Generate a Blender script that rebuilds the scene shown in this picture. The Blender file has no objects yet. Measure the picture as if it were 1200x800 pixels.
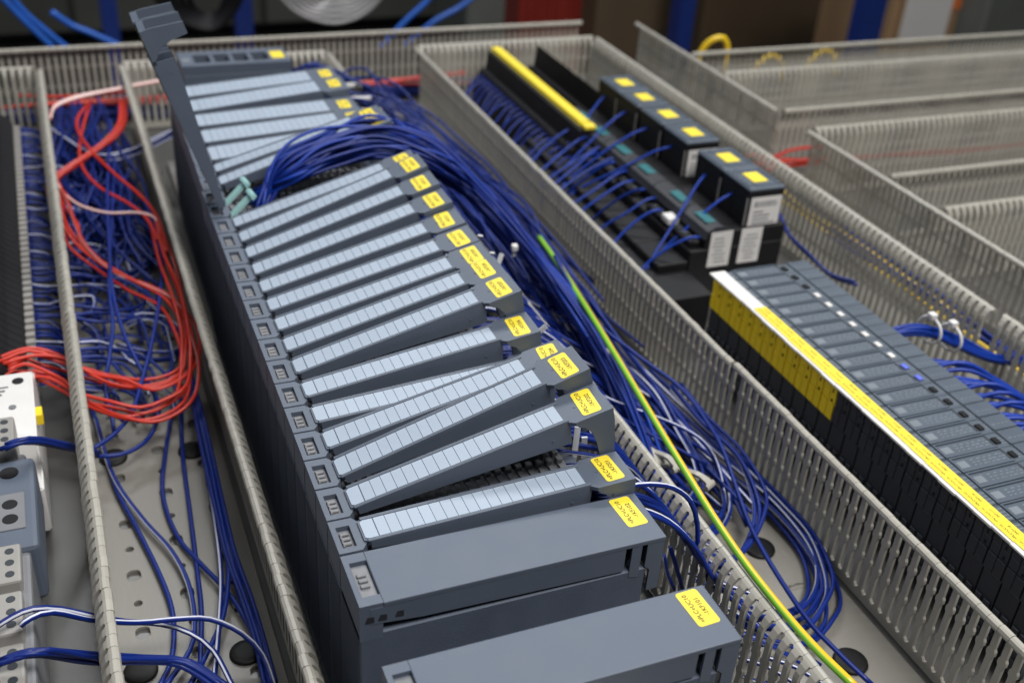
import bpy, bmesh, math, random
from mathutils import Matrix, Vector
K = 0.001                                   # everything below is written in millimetres
sc = bpy.context.scene
COL = sc.collection
rnd = random.Random(7)

# ------------------------------------------------------------------ camera
RM = Matrix(((0.92648608, 0.14465057, -0.34741871), (-0.37092299, 0.50691647, -0.77810785), (0.06355852, 0.84977168, 0.52330527)))
CP = Vector((-91.98954, -385.86609, 494.56))
FPX = 1302.05
cam = bpy.data.cameras.new('camera')
cam.sensor_width = 36.0
cam.lens = FPX / 1200 * 36.0
cam.clip_start, cam.clip_end = 0.02, 60
cam.dof.use_dof = True
cam.dof.focus_distance = 0.575
cam.dof.aperture_fstop = 8.0
co = bpy.data.objects.new('camera', cam)
COL.objects.link(co)
co.matrix_world = Matrix.Translation(CP * K) @ RM.to_4x4()
sc.camera = co

# ------------------------------------------------------------------ world, lamps, exposure
w = bpy.data.worlds.new('World'); sc.world = w; w.use_nodes = True
w.node_tree.nodes['Background'].inputs['Color'].default_value = (0.80, 0.88, 1.0, 1)
w.node_tree.nodes['Background'].inputs['Strength'].default_value = 0.055
def ceiling_or_fill_lamp(x, y, z, sx, sy, power, col, look):
    l = bpy.data.lights.new('ceiling_or_fill_lamp', 'AREA'); l.shape = 'RECTANGLE'; l.size, l.size_y = sx, sy
    l.energy = power; l.color = col
    o = bpy.data.objects.new('ceiling_or_fill_lamp', l); COL.objects.link(o); o.location = (x, y, z)
    o.rotation_euler = (Vector(look) - Vector((x, y, z))).to_track_quat('-Z', 'Y').to_euler()
ceiling_or_fill_lamp(0.7, -0.7, 2.0, 1.4, 0.5, 58, (1.0, 0.97, 0.93), (0.25, 0.3, 0.0))
ceiling_or_fill_lamp(0.8, 1.8, 2.1, 2.0, 0.5, 40, (0.95, 0.98, 1.0), (0.2, 0.4, 0.0))
ceiling_or_fill_lamp(-1.3, 0.75, 2.1, 0.5, 2.0, 15, (0.94, 0.97, 1.0), (0.2, 0.3, 0.0))  # added fill lamp, brightens left-facing sides such as the yellow terminals
sc.view_settings.view_transform = 'Standard'
sc.view_settings.look = 'None'
sc.view_settings.exposure = 0.0
sc.view_settings.gamma = 1.0

# ------------------------------------------------------------------ helpers
def at(x, y, z):
    """point of the place at height z that the photograph shows at (x, y)"""
    d = RM @ Vector(((x - 600) / FPX, -(y - 400) / FPX, -1.0))
    return CP + d * ((z - CP.z) / d.z)

def mat(name, col, rough=0.5, metal=0.0, var=0.12, scale=60.0, bump=0.0, bscale=400.0, spec=0.5, stretch=None, coat=0.0):
    m = bpy.data.materials.new(name); m.use_nodes = True
    nt = m.node_tree; b = nt.nodes['Principled BSDF']
    tc = nt.nodes.new('ShaderNodeTexCoord')
    src = tc.outputs['Object']
    if stretch:
        mp = nt.nodes.new('ShaderNodeMapping'); mp.inputs['Scale'].default_value = stretch
        nt.links.new(src, mp.inputs['Vector']); src = mp.outputs['Vector']
    n = nt.nodes.new('ShaderNodeTexNoise'); n.inputs['Scale'].default_value = scale; n.inputs['Detail'].default_value = 5
    nt.links.new(src, n.inputs['Vector'])
    oi = nt.nodes.new('ShaderNodeObjectInfo')
    add = nt.nodes.new('ShaderNodeMath'); add.operation = 'MULTIPLY_ADD'; add.inputs[1].default_value = 0.35
    nt.links.new(oi.outputs['Random'], add.inputs[0]); nt.links.new(n.outputs['Fac'], add.inputs[2])
    mr = nt.nodes.new('ShaderNodeMapRange')
    mr.inputs['From Min'].default_value = 0.35; mr.inputs['From Max'].default_value = 1.0
    mr.inputs['To Min'].default_value = 1 - var; mr.inputs['To Max'].default_value = 1 + var
    nt.links.new(add.outputs[0], mr.inputs['Value'])
    mx = nt.nodes.new('ShaderNodeVectorMath'); mx.operation = 'SCALE'; mx.inputs[0].default_value = col
    nt.links.new(mr.outputs[0], mx.inputs['Scale'])
    nt.links.new(mx.outputs[0], b.inputs['Base Color'])
    rr = nt.nodes.new('ShaderNodeMapRange'); rr.inputs['To Min'].default_value = max(0.05, rough - 0.1); rr.inputs['To Max'].default_value = min(1, rough + 0.1)
    nt.links.new(n.outputs['Fac'], rr.inputs['Value']); nt.links.new(rr.outputs[0], b.inputs['Roughness'])
    b.inputs['Metallic'].default_value = metal
    b.inputs['Specular IOR Level'].default_value = spec
    b.inputs['Coat Weight'].default_value = coat
    if bump:
        n2 = nt.nodes.new('ShaderNodeTexNoise'); n2.inputs['Scale'].default_value = bscale; n2.inputs['Detail'].default_value = 3
        nt.links.new(src, n2.inputs['Vector'])
        bp = nt.nodes.new('ShaderNodeBump'); bp.inputs['Strength'].default_value = bump; bp.inputs['Distance'].default_value = 0.0003
        nt.links.new(n2.outputs['Fac'], bp.inputs['Height']); nt.links.new(bp.outputs[0], b.inputs['Normal'])
    return m

M = {
    'plc': mat('grey_plastic', (0.087, 0.108, 0.148), 0.5, bump=0.25, bscale=2500, var=0.06),
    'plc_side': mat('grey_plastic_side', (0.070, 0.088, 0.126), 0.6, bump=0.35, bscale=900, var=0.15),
    'bu_dark': mat('terminal_dark_plastic', (0.026, 0.029, 0.040), 0.5, bump=0.3, bscale=900, var=0.15),
    'plc_dark': mat('dark_plastic', (0.022, 0.024, 0.030), 0.55, var=0.15),
    'comb': mat('connector_plastic', (0.17, 0.175, 0.19), 0.55, var=0.2, scale=300),
    'cell': mat('label_paper', (0.33, 0.395, 0.485), 0.5, var=0.05, scale=150),
    'yellow': mat('yellow_label', (0.86, 0.68, 0.045), 0.5, var=0.06, scale=200),
    'yellow_pl': mat('yellow_plastic', (0.88, 0.64, 0.012), 0.45, var=0.08),
    'ink': mat('black_print', (0.03, 0.028, 0.015), 0.6, var=0.1),
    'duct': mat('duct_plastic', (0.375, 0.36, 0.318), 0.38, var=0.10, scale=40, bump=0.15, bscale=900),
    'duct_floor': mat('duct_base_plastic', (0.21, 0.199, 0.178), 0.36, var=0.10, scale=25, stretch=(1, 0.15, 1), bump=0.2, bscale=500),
    'plate': mat('galvanised_plate', (0.145, 0.144, 0.139), 0.34, metal=0.4, var=0.12, scale=18, bump=0.1, bscale=300),
    'blue': mat('blue_wire', (0.003, 0.018, 0.17), 0.42, var=0.25, spec=0.35, scale=8),
    'blue2': mat('bright_blue_wire', (0.004, 0.034, 0.29), 0.42, var=0.25, spec=0.35, scale=8),
    'white_w': mat('white_wire', (0.62, 0.64, 0.74), 0.4, var=0.1),
    'red': mat('red_wire', (0.50, 0.026, 0.012), 0.36, var=0.15, scale=8),
    'pink': mat('pale_wire', (0.75, 0.55, 0.52), 0.4, var=0.1),
    'gy_y': mat('earth_yellow', (0.75, 0.50, 0.015), 0.36, var=0.06),
    'gy_g': mat('earth_green', (0.20, 0.50, 0.035), 0.36, var=0.06),
    'black': mat('black_plastic', (0.008, 0.008, 0.010), 0.55, var=0.2, spec=0.3),
    'black_rub': mat('black_rivet', (0.007, 0.007, 0.007), 0.5, var=0.2, spec=0.25),
    'white': mat('white_plastic', (0.70, 0.69, 0.68), 0.4, var=0.05),
    'tie': mat('cable_tie_nylon', (0.52, 0.54, 0.56), 0.35, var=0.08),
    'teal': mat('teal_lever', (0.33, 0.56, 0.56), 0.4, var=0.08),
    'teal_dark': mat('teal_print', (0.03, 0.15, 0.17), 0.4, var=0.1),
    'lgrey': mat('light_grey_plastic', (0.29, 0.28, 0.265), 0.45, var=0.08),
    'mgrey': mat('mid_grey_plastic', (0.17, 0.175, 0.19), 0.45, var=0.08),
    'dgrey_blue': mat('slate_plastic', (0.078, 0.100, 0.130), 0.42, var=0.08, bump=0.2, bscale=1800),
    'groove': mat('slate_groove', (0.030, 0.037, 0.046), 0.5, var=0.1),
    'print': mat('pale_print', (0.17, 0.195, 0.225), 0.5, var=0.1),
    'paper': mat('white_paper', (0.66, 0.65, 0.64), 0.6, var=0.06, scale=120),
    'blue_led': mat('blue_window', (0.12, 0.16, 0.62), 0.3, var=0.05),
    'steel': mat('tin_steel', (0.55, 0.54, 0.52), 0.3, metal=0.9, var=0.1),
    'floor': mat('workshop_floor', (0.06, 0.062, 0.055), 0.55, var=0.3, scale=3),
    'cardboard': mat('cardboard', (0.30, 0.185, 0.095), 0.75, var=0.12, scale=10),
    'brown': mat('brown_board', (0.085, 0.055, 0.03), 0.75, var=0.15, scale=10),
    'bluesteel': mat('blue_steel', (0.010, 0.028, 0.17), 0.4, var=0.12, scale=10),
    'redbox': mat('red_plastic', (0.20, 0.018, 0.012), 0.4, var=0.12, scale=10),
    'orange': mat('orange_print', (0.65, 0.16, 0.03), 0.5, var=0.1),
    'greycable': mat('grey_cable', (0.36, 0.35, 0.36), 0.45, var=0.1),
    'bluecable': mat('blue_cable', (0.018, 0.11, 0.50), 0.4, var=0.1),
    'dark_shelf': mat('dark_shelf', (0.02, 0.02, 0.022), 0.6, var=0.2, scale=5),
    'greybox': mat('grey_box', (0.10, 0.107, 0.10), 0.6, var=0.15, scale=6),
}

def box(bm, x0, x1, y0, y1, z0, z1, b=0.0, seg=1):
    r = bmesh.ops.create_cube(bm, size=1)
    vs = r['verts']
    for v in vs:
        v.co = Vector(((x0 + x1) / 2 + v.co.x * (x1 - x0), (y0 + y1) / 2 + v.co.y * (y1 - y0), (z0 + z1) / 2 + v.co.z * (z1 - z0)))
    if b:
        es = {e for v in vs for e in v.link_edges}
        bmesh.ops.bevel(bm, geom=list(es), offset=b, segments=seg, affect='EDGES', profile=0.5)

def prism(bm, pts, axis, a0, a1, mi=0):
    """polygon (u,v) extruded along an axis: x -> (y,z), y -> (x,z), z -> (x,y)"""
    def mk(p, a):
        return Vector((a, p[0], p[1])) if axis == 'x' else Vector((p[0], a, p[1])) if axis == 'y' else Vector((p[0], p[1], a))
    A = [bm.verts.new(mk(p, a0)) for p in pts]; Bv = [bm.verts.new(mk(p, a1)) for p in pts]
    fs = [bm.faces.new(A), bm.faces.new(Bv)]
    n = len(pts)
    for i in range(n):
        fs.append(bm.faces.new((A[i], A[(i + 1) % n], Bv[(i + 1) % n], Bv[i])))
    for f in fs: f.material_index = mi

def cyl(bm, c, r, z0, z1, n=16, r2=None):
    pts = []
    r2 = r if r2 is None else r2
    A = [bm.verts.new((c[0] + r * math.cos(2 * math.pi * i / n), c[1] + r * math.sin(2 * math.pi * i / n), z0)) for i in range(n)]
    Bv = [bm.verts.new((c[0] + r2 * math.cos(2 * math.pi * i / n), c[1] + r2 * math.sin(2 * math.pi * i / n), z1)) for i in range(n)]
    bm.faces.new(A); bm.faces.new(Bv)
    for i in range(n): bm.faces.new((A[i], A[(i + 1) % n], Bv[(i + 1) % n], Bv[i]))

def mesh_of(bm, name, mats, smooth=False):
    bmesh.ops.recalc_face_normals(bm, faces=bm.faces[:])
    bmesh.ops.scale(bm, vec=(K, K, K), verts=bm.verts[:])
    me = bpy.data.meshes.new(name); bm.to_mesh(me); bm.free()
    for m in (mats if isinstance(mats, (list, tuple)) else [mats]): me.materials.append(M[m])
    if smooth:
        me.polygons.foreach_set('use_smooth', [True] * len(me.polygons))
    return me

def put(name, me, parent=None, loc=(0, 0, 0), rot=None):
    o = bpy.data.objects.new(name, me); COL.objects.link(o)
    if parent: o.parent = parent
    o.location = Vector(loc) * K
    if rot: o.rotation_euler = rot
    return o

def obj(name, bm, mats, parent=None, loc=(0, 0, 0), rot=None, smooth=False):
    return put(name, mesh_of(bm, name, mats, smooth), parent, loc, rot)

def tag(o, label, cat, group=None, kind=None):
    o['label'] = label; o['category'] = cat
    if group: o['group'] = group
    if kind: o['kind'] = kind
    return o

def thing(name, label, cat, loc=(0, 0, 0), rz=0.0, group=None):
    o = bpy.data.objects.new(name, None); COL.objects.link(o)
    o.empty_display_size = 0.02
    o.location = Vector(loc) * K; o.rotation_euler = (0, 0, rz)
    return tag(o, label, cat, group)

def structure(o):
    o['kind'] = 'structure'; return o

_font = {}
def text_faces(s, size):
    """triangles of a line of lettering, as (list of 2-D points, list of faces), centred"""
    if (s, size) in _font: return _font[(s, size)]
    cu = bpy.data.curves.new('lettering', 'FONT'); cu.body = s; cu.size = size; cu.align_x = 'CENTER'; cu.align_y = 'CENTER'
    cu.resolution_u = 2; cu.offset = .018 * size
    o = bpy.data.objects.new('lettering', cu); COL.objects.link(o)
    bpy.context.view_layer.update()
    me = o.to_mesh()
    r = ([tuple(v.co[:2]) for v in me.vertices], [tuple(p.vertices) for p in me.polygons])
    o.to_mesh_clear(); bpy.data.objects.remove(o); bpy.data.curves.remove(cu)
    _font[(s, size)] = r
    return r

def add_text(bm, s, size, fn, mi):
    """fn maps lettering (u,v) to a point"""
    vs, fs = text_faces(s, size)
    V = [bm.verts.new(fn(u, v)) for u, v in vs]
    for f in fs:
        try:
            bm.faces.new([V[i] for i in f]).material_index = mi
        except ValueError: pass

# ---- wires
def smooth_path(pts, step=6.0):
    pts = [Vector(p) for p in pts]
    P = [pts[0] * 2 - pts[1]] + pts + [pts[-1] * 2 - pts[-2]]
    out = []
    for i in range(1, len(P) - 2):
        a, b, c, d = P[i - 1:i + 3]
        n = max(2, int((c - b).length / step))
        for k in range(n):
            t = k / n
            out.append(0.5 * ((2 * b) + (c - a) * t + (2 * a - 5 * b + 4 * c - d) * t * t + (3 * b - a - 3 * c + d) * t ** 3))
    out.append(pts[-1])
    return out

def tube(bm, pts, r, n=7, stripe=None, step=6.0, twist=0.0):
    """swept round wire; stripe = indices of the sides that take the second material"""
    pts = smooth_path(pts, step)
    rings = []
    t = (pts[1] - pts[0]).normalized()
    nrm = t.orthogonal().normalized()
    if abs(t.z) < 0.9: nrm = (Vector((0, 0, 1)) - t * t.z).normalized()
    for i, p in enumerate(pts):
        t = (pts[min(i + 1, len(pts) - 1)] - pts[max(i - 1, 0)]).normalized()
        nrm = (nrm - t * nrm.dot(t))
        nrm = nrm.normalized() if nrm.length > 1e-6 else t.orthogonal().normalized()
        bi = t.cross(nrm)
        off = twist * i
        rings.append([bm.verts.new(p + (nrm * math.cos(2 * math.pi * k / n + off) + bi * math.sin(2 * math.pi * k / n + off)) * r) for k in range(n)])
    for i in range(len(rings) - 1):
        for k in range(n):
            f = bm.faces.new((rings[i][k], rings[i][(k + 1) % n], rings[i + 1][(k + 1) % n], rings[i + 1][k]))
            f.smooth = True
            if stripe and k in stripe: f.material_index = 1
    bm.faces.new(rings[0]); bm.faces.new(rings[-1])

def wire(name, pts, r, mats, label, cat='wire', group=None, n=7, stripe=None, twist=0.0, step=6.0):
    bm = bmesh.new(); tube(bm, pts, r, n, stripe, step, twist)
    return tag(obj(name, bm, mats), label, cat, group)

def px(*pts):
    return [at(*p) for p in pts]

def jitter(pts, s, seed, ends=True):
    rr = random.Random(seed)
    ox, oy, oz = rr.uniform(-s, s), rr.uniform(-s, s), rr.uniform(-s, s)
    out = []
    for i, p in enumerate(pts):
        k = 1.0
        out.append(Vector(p) + Vector((ox + rr.uniform(-s, s) * 0.3, oy + rr.uniform(-s, s) * 0.3, oz * 0.7 + rr.uniform(-s, s) * 0.2)) * k)
    return out

# ================================================================== THE SETTING
bm = bmesh.new(); box(bm, -700, 1700, -700, 985, -3, 0, 0.4)
structure(obj('mounting_plate', bm, 'plate'))
bm = bmesh.new(); box(bm, -9000, 12000, -4000, 14000, -760, -740)
structure(obj('workshop_floor', bm, 'floor'))

# ================================================================== WIRING DUCTS
PITCH, DH = 8.24, 80.0
def finger_mesh():
    """one duct finger: wall in the y-z plane, top bent towards +x to carry the cover"""
    bm = bmesh.new()
    T = 2.1
    prof = [(7, 3.7), (8.2, 2.9), (9.4, 1.85), (27.5, 1.85), (29.3, 2.75), (32, 2.75), (33.8, 1.85), (50.5, 1.85), (52.3, 2.75), (55, 2.75), (56.8, 1.85), (69, 1.85)]
    line = [(0.0, z, h) for z, h in prof] + [(.8, 72.5, 1.85), (3.0, 76.6, 2.4), (4.4, 78.2, 2.5), (5.0, 78.8, 3.99), (6.4, 79.8, 3.99), (8.2, 79.9, 3.99), (9.6, 78.9, 3.99), (10.2, 77.0, 3.99), (9.7, 75.2, 3.99)]
    out = []
    for i, (x, z, h) in enumerate(line):
        a = line[max(i - 1, 0)]; b = line[min(i + 1, len(line) - 1)]
        t = Vector((b[0] - a[0], b[1] - a[1])).normalized()
        nx, nz = t.y, -t.x                       # inner side
        out.append([bm.verts.new((x - nx * 0, -h, z - nz * 0)), bm.verts.new((x, h, z)), bm.verts.new((x + nx * T, h, z + nz * T)), bm.verts.new((x + nx * T, -h, z + nz * T))])
    for i in range(len(out) - 1):
        for k in range(4):
            bm.faces.new((out[i][k], out[i][(k + 1) % 4], out[i + 1][(k + 1) % 4], out[i + 1][k]))
    bm.faces.new(out[0]); bm.faces.new(out[-1])
    return mesh_of(bm, 'finger', 'duct')
FINGER = finger_mesh()

def duct_wall(duct, base, axis, pos, a0, a1, inward, skip=()):
    """row of fingers: axis 'y' runs along y at x = pos and inward is the sign of x"""
    n = int((a1 - a0) / PITCH)
    bm = bmesh.new()
    pos -= inward * 5.5
    lo, hi = sorted((pos, pos + inward * 2.1))
    if axis == 'y': box(bm, lo, hi, a0, a0 + n * PITCH, 2.2, 7.4)
    else: box(bm, a0, a0 + n * PITCH, lo, hi, 2.2, 7.4)
    obj('wall_foot', bm, 'duct', duct)
    for i in range(n):
        c = a0 + (i + 0.5) * PITCH
        if any(s0 < c < s1 for s0, s1 in skip): continue
        if axis == 'y':
            put('finger', FINGER, duct, (pos, c, 0), (rnd.gauss(0, .001), rnd.gauss(0, .002), 0 if inward > 0 else math.pi))
        else:
            put('finger', FINGER, duct, (c, pos, 0), (rnd.gauss(0, .001), rnd.gauss(0, .001), math.pi / 2 if inward > 0 else -math.pi / 2))

def hole_tile(bm, x0, x1, y0, y1, z, rx, ry, d, pw):
    n = 20
    cx, cy = (x0 + x1) / 2, (y0 + y1) / 2
    O, I, D = [], [], []
    for k in range(n):
        a = 2 * math.pi * (k + 0.5) / n
        c, s = math.cos(a), math.sin(a)
        f = 1 / max(abs(c), abs(s))
        O.append(bm.verts.new((cx + (x1 - x0) / 2 * c * f, cy + (y1 - y0) / 2 * s * f, z)))
        g = (abs(c) ** pw + abs(s) ** pw) ** (-1 / pw)
        I.append(bm.verts.new((cx + rx * c * g, cy + ry * s * g, z)))
        D.append(bm.verts.new((cx + rx * c * g * .98, cy + ry * s * g * .98, z - d)))
    for k in range(n):
        k2 = (k + 1) % n
        bm.faces.new((O[k], O[k2], I[k2], I[k])); bm.faces.new((I[k], I[k2], D[k2], D[k]))

def duct_base(duct, x0, x1, y0, y1, cols, rows_at, step, holes=True):
    bm = bmesh.new()
    z = 2.6
    if not holes:
        box(bm, x0, x1, y0, y1, 0.4, z)
    else:
        cw = (x1 - x0) / cols
        ny = int((y1 - y0) / step)
        for j in range(ny):
            for c in range(cols):
                odd = (j + c) % 2
                yy = y0 + j * step
                if odd: hole_tile(bm, x0 + c * cw, x0 + (c + 1) * cw, yy, yy + step, z, 4.2, 4.8, 2.2, 3.2)
                else: hole_tile(bm, x0 + c * cw, x0 + (c + 1) * cw, yy, yy + step, z, 2.6, 2.6, 2.2, 2)
        bmesh.ops.remove_doubles(bm, verts=bm.verts[:], dist=0.01)
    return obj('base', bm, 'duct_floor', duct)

def rivet(duct, x, y, r=10.0):
    bm = bmesh.new()
    n = 20
    prev = None
    for rr_, z in ((r * .98, 2.7), (r, 3.4), (r * .96, 4.4), (r * .85, 5.0), (r * .5, 5.35), (r * .12, 5.4)):
        ring = [bm.verts.new((x + rr_ * math.cos(2 * math.pi * k / n), y + rr_ * math.sin(2 * math.pi * k / n), z)) for k in range(n)]
        if prev:
            for k in range(n): bm.faces.new((prev[k], prev[(k + 1) % n], ring[(k + 1) % n], ring[k]))
        prev = ring
    bm.faces.new(prev)
    obj('rivet', bm, 'black_rub', duct, smooth=True)

# the two ducts along the module rack, the one beyond the right-hand devices
d_left = thing('wiring_duct', 'grey slotted wiring duct full of red and blue wires left of the module rack', 'wiring duct')
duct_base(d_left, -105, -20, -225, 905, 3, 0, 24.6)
duct_wall(d_left, None, 'y', -107, -230, 905, 1)
duct_wall(d_left, None, 'y', -19, -230, 905, -1)
for x, y in ((-92, 278), (-40, 271), (-38, 73), (-95, 78), (-40, 470), (-92, 480)): rivet(d_left, x, y, 9.5)

d_mid = thing('wiring_duct', 'grey slotted wiring duct between module rack and yellow-labelled devices, green-yellow wire inside', 'wiring duct')
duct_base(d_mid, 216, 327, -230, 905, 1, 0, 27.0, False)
duct_wall(d_mid, None, 'y', 214, -235, 905, 1)
duct_wall(d_mid, None, 'y', 329, -235, 166, -1)
duct_wall(d_mid, None, 'y', 327, 162.5, 905, -1)
for x, y in ((296, 57), (294, -45), (240, 190)): rivet(d_mid, x, y, 10.5)

d_far = thing('wiring_duct', 'grey slotted wiring duct running behind the row of black relays', 'wiring duct')
duct_base(d_far, 574, 658, -120, 905, 1, 0, 27.0, False)
duct_wall(d_far, None, 'y', 573, -110, 168, 1)
duct_wall(d_far, None, 'y', 571, 170, 905, 1)
duct_wall(d_far, None, 'y', 659, 60, 548, -1)
duct_wall(d_far, None, 'y', 661, 612, 965, -1)

d_back = thing('wiring_duct', 'grey slotted wiring duct crossing the whole panel at the far end', 'wiring duct')
duct_base(d_back, -560, 583, 909, 976, 1, 0, 27.0, False)
duct_wall(d_back, None, 'x', 908, -500, -108, 1)
duct_wall(d_back, None, 'x', 908, -18, 213, 1)
duct_wall(d_back, None, 'x', 908, 330, 572, 1)
duct_wall(d_back, None, 'x', 978, -520, 586, -1)

for nm, y0, y1, x1 in (('farthest', 741, 822, 1330), ('middle', 550, 612, 1130), ('nearest', 340, 423, 960)):
    d = thing('wiring_duct', nm + ' of the three grey side ducts branching off to the right edge', 'wiring duct', group='side ducts branching right')
    duct_base(d, 664, x1, y0 + 2, y1 - 2, 1, 0, 27, False)
    duct_wall(d, None, 'x', y0, 668, x1, 1)
    duct_wall(d, None, 'x', y1, 668, x1, -1)

# ================================================================== MODULE RACK
def door_parts(wd, number, cells=20, sticker=True):
    """meshes of a hinged front door: hinge at the origin, door along +x, outer face at z = 0"""
    bm = bmesh.new()
    L = 143
    g = 3.4
    prism(bm, [(0, g + 2), (3, g), (118, g), (121.5, .4), (L, .4), (L, wd - .4), (121.5, wd - .4), (118, wd - g), (3, wd - g), (0, wd - g - 2)], 'z', -2.2, 0)
    for v0, v1 in ((g, g + 1.3), (wd - g - 1.3, wd - g)):          # side skirts
        prism(bm, [(3, -2.15), (3, -4.5), (112, -14.5), (118.5, -14.5), (119.5, -2.15)], 'y', v0, v1)
    for v0, v1 in ((g + .05, g + 2.0), (wd - g - 2.0, wd - g - .05)):          # raised rims beside the label strip
        box(bm, 1.5, 119, v0, v1, -.2, .8, .25)
    for v0, v1 in ((.45, 2.0), (wd - 2.0, wd - .45)):              # legs under the head
        prism(bm, [(121.6, -2.15), (123, -4), (126.5, -6), (129.5, -11), (131, -19), (131.5, -29), (140, -29), (L - .1, -8), (L - .1, -2.15)], 'y', v0, v1)
    box(bm, L - 1.4, L - .05, 2.02, wd - 2.02, -4.5, -2.15)
    cyl(bm, (126, wd / 2), .8, -.1, .25, 8)
    prism(bm, [(108, -8), (109.2, -8), (109.2, -9.2), (108, -9.2)], 'y', g - .25, g + .2)
    door = bm
    cw = (117 - 2.2) / cells
    v0, v1 = g + 2.3, wd - g - 2.3
    bm = bmesh.new()
    prism(bm, [(.9, v0 + 1.0), (2.4, v0), (cw + 1.6, v0), (cw + 1.6, v1), (2.4, v1), (.9, v1 - 1.0)], 'z', 0.05, .42)
    first = bm
    bm = bmesh.new(); box(bm, 0.14, cw - .14, v0, v1, 0.05, .42)
    return door, first, bm, cw

_doors = {}
def front_door(module, wd, pos, ang, text, label_part=None, cells=20, sticker=True):
    key = (wd, cells)
    if key not in _doors:
        d, f, c, cw = door_parts(wd, text, cells)
        _doors[key] = (mesh_of(d, 'front_door', 'plc'), mesh_of(f, 'label_cell', 'cell'), mesh_of(c, 'label_cell', 'cell'), cw)
    D, F, Cc, cw = _doors[key]
    d = put('front_door', D, module, pos, (0, -math.radians(ang), 0))
    put('label_cell', F, d)
    for k in range(1, cells): put('label_cell', Cc, d, (2.0 + k * cw, 0, 0))
    if sticker: yellow_sticker(d, 132.5 + rnd.uniform(-1, 1), wd / 2 + rnd.uniform(-1.2, 1.2), 0.05, text, rnd.gauss(0, .04))
    return d

def yellow_sticker(parent, x, y, z, text, rz=0.0, sx=10.6, sy=20.0):
    bm = bmesh.new()
    r = 1.6
    pts = []
    for cx, cy, a0 in ((sx / 2 - r, sy / 2 - r, 0), (-sx / 2 + r, sy / 2 - r, 90), (-sx / 2 + r, -sy / 2 + r, 180), (sx / 2 - r, -sy / 2 + r, 270)):
        for k in range(4):
            a = math.radians(a0 + k * 30); pts.append((cx + r * math.cos(a), cy + r * math.sin(a)))
    prism(bm, pts, 'z', 0, .16)
    if text:
        add_text(bm, '=PLC+UC10', 3.4, lambda u, v: Vector((-v - 2.1, u, .2)), 1)
        add_text(bm, text, 3.4, lambda u, v: Vector((-v + 2.3, u, .2)), 1)
    return obj('sticker', bm, ['yellow', 'ink'], parent, (x, y, z), (0, 0, rz))

def hinge_block_mesh(wd):
    bm = bmesh.new()
    g = .5
    # outline with the two corners cut towards the door
    for pts in ([(0, g), (2.6, g), (2.6, wd - g), (0, wd - g)], [(2.6, g), (9.4, g), (9.4, 4.0), (2.6, 4.0)], [(2.6, wd - 5.5), (9.4, wd - 5.5), (9.4, wd - g), (2.6, wd - g)],
                [(9.4, g), (11.5, g), (15.2, 5.6), (15.2, wd - 5.6), (11.5, wd - g), (9.4, wd - g)]):
        prism(bm, pts, 'z', 112, 130.5)
    box(bm, 2.61, 9.39, 4.01, wd - 5.51, 112, 127.6)
    return mesh_of(bm, 'hinge_block', 'plc')

def window_mesh(wd):
    bm = bmesh.new()
    m = (4.0 + wd - 5.5) / 2
    box(bm, 3.0, 9.0, 4.6, wd - 6.1, 127.62, 128.0)
    for k in (-1, 0, 1):
        box(bm, 3.6, 8.0, m + k * 3.4 - 1.1, m + k * 3.4 + .9, 128.0, 129.6, .3)
        box(bm, 3.6, 4.6, m + k * 3.4 - 1.6, m + k * 3.4 + 1.4, 128.0, 129.2)
    return mesh_of(bm, 'latch_window', 'comb')

def body_mesh(wd, L=150):
    bm = bmesh.new()
    box(bm, 0.0, L, .35, wd - .35, 6, 111.9, .8)
    for k in range(int((wd - 3) / 1.6)):                          # fine ribs on the outer end
        box(bm, -.35, .1, 1.6 + k * 1.6, 2.3 + k * 1.6, 12, 108)
    return mesh_of(bm, 'body', 'plc_side')

def connector_mesh(wd, n=20):
    bm = bmesh.new()
    box(bm, 16, 138, 1.0, wd - 1.0, 111.95, 119.5)
    for k in range(n):
        u = 18.5 + k * 6.0
        for v0, v1 in ((1.2, 5.0), (wd - 5.0, wd - 1.2)):
            box(bm, u, u + 3.5, v0, v1, 119.45, 123.5, .3)
        box(bm, u + .4, u + 3.0, 5.6, wd - 5.6, 119.45, 121.3)
    return mesh_of(bm, 'front_connector', 'comb')

_mods = {}
def rack_module(y, wd, ang, text, label, cat='plc module', dz=131.5, door=True, group=None, x=0.0):
    if wd not in _mods: _mods[wd] = (body_mesh(wd), hinge_block_mesh(wd), window_mesh(wd), connector_mesh(wd))
    t = thing('plc_module', label, cat, (x, y, 0), 0, group)
    put('body', _mods[wd][0], t)
    h = put('hinge_block', _mods[wd][1], t)
    put('latch_window', _mods[wd][2], h)
    put('front_connector', _mods[wd][3], t)
    if door: front_door(t, wd, (13.4, 0, dz), ang, text)
    return t

ANG = [3.0, 14.5, 18.3, 13.6, 4.5, 9.4, 15.4, 15.1, 14.2, 14.3, 14.9, 16.6, 17.9, 19.2, 16.2]
LOOK = {0: 'closed label door beside the large blank module', 1: 'wide-raised label door, nearest of the raised doors', 2: 'door raised highest near the front, overlapping its neighbour',
        3: 'raised door half hidden behind its front neighbour', 4: 'low, nearly closed door sunk between raised ones', 5: 'half-raised door standing alone between two gaps'}
for i, a in enumerate(ANG):
    num = '-1KF2%02d' % (i + 1)
    lab = 'module with ' + LOOK.get(i, 'raised door, %s from the near end of the even run' % ('first','second','third','fourth','fifth','sixth','seventh','eighth','ninth')[max(0, i - 6)]) + ', sticker ending 2%02d' % (i + 1)
    rack_module(25 * i, 24.7, a, num, lab, group='narrow modules with strips of pale labels')

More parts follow.
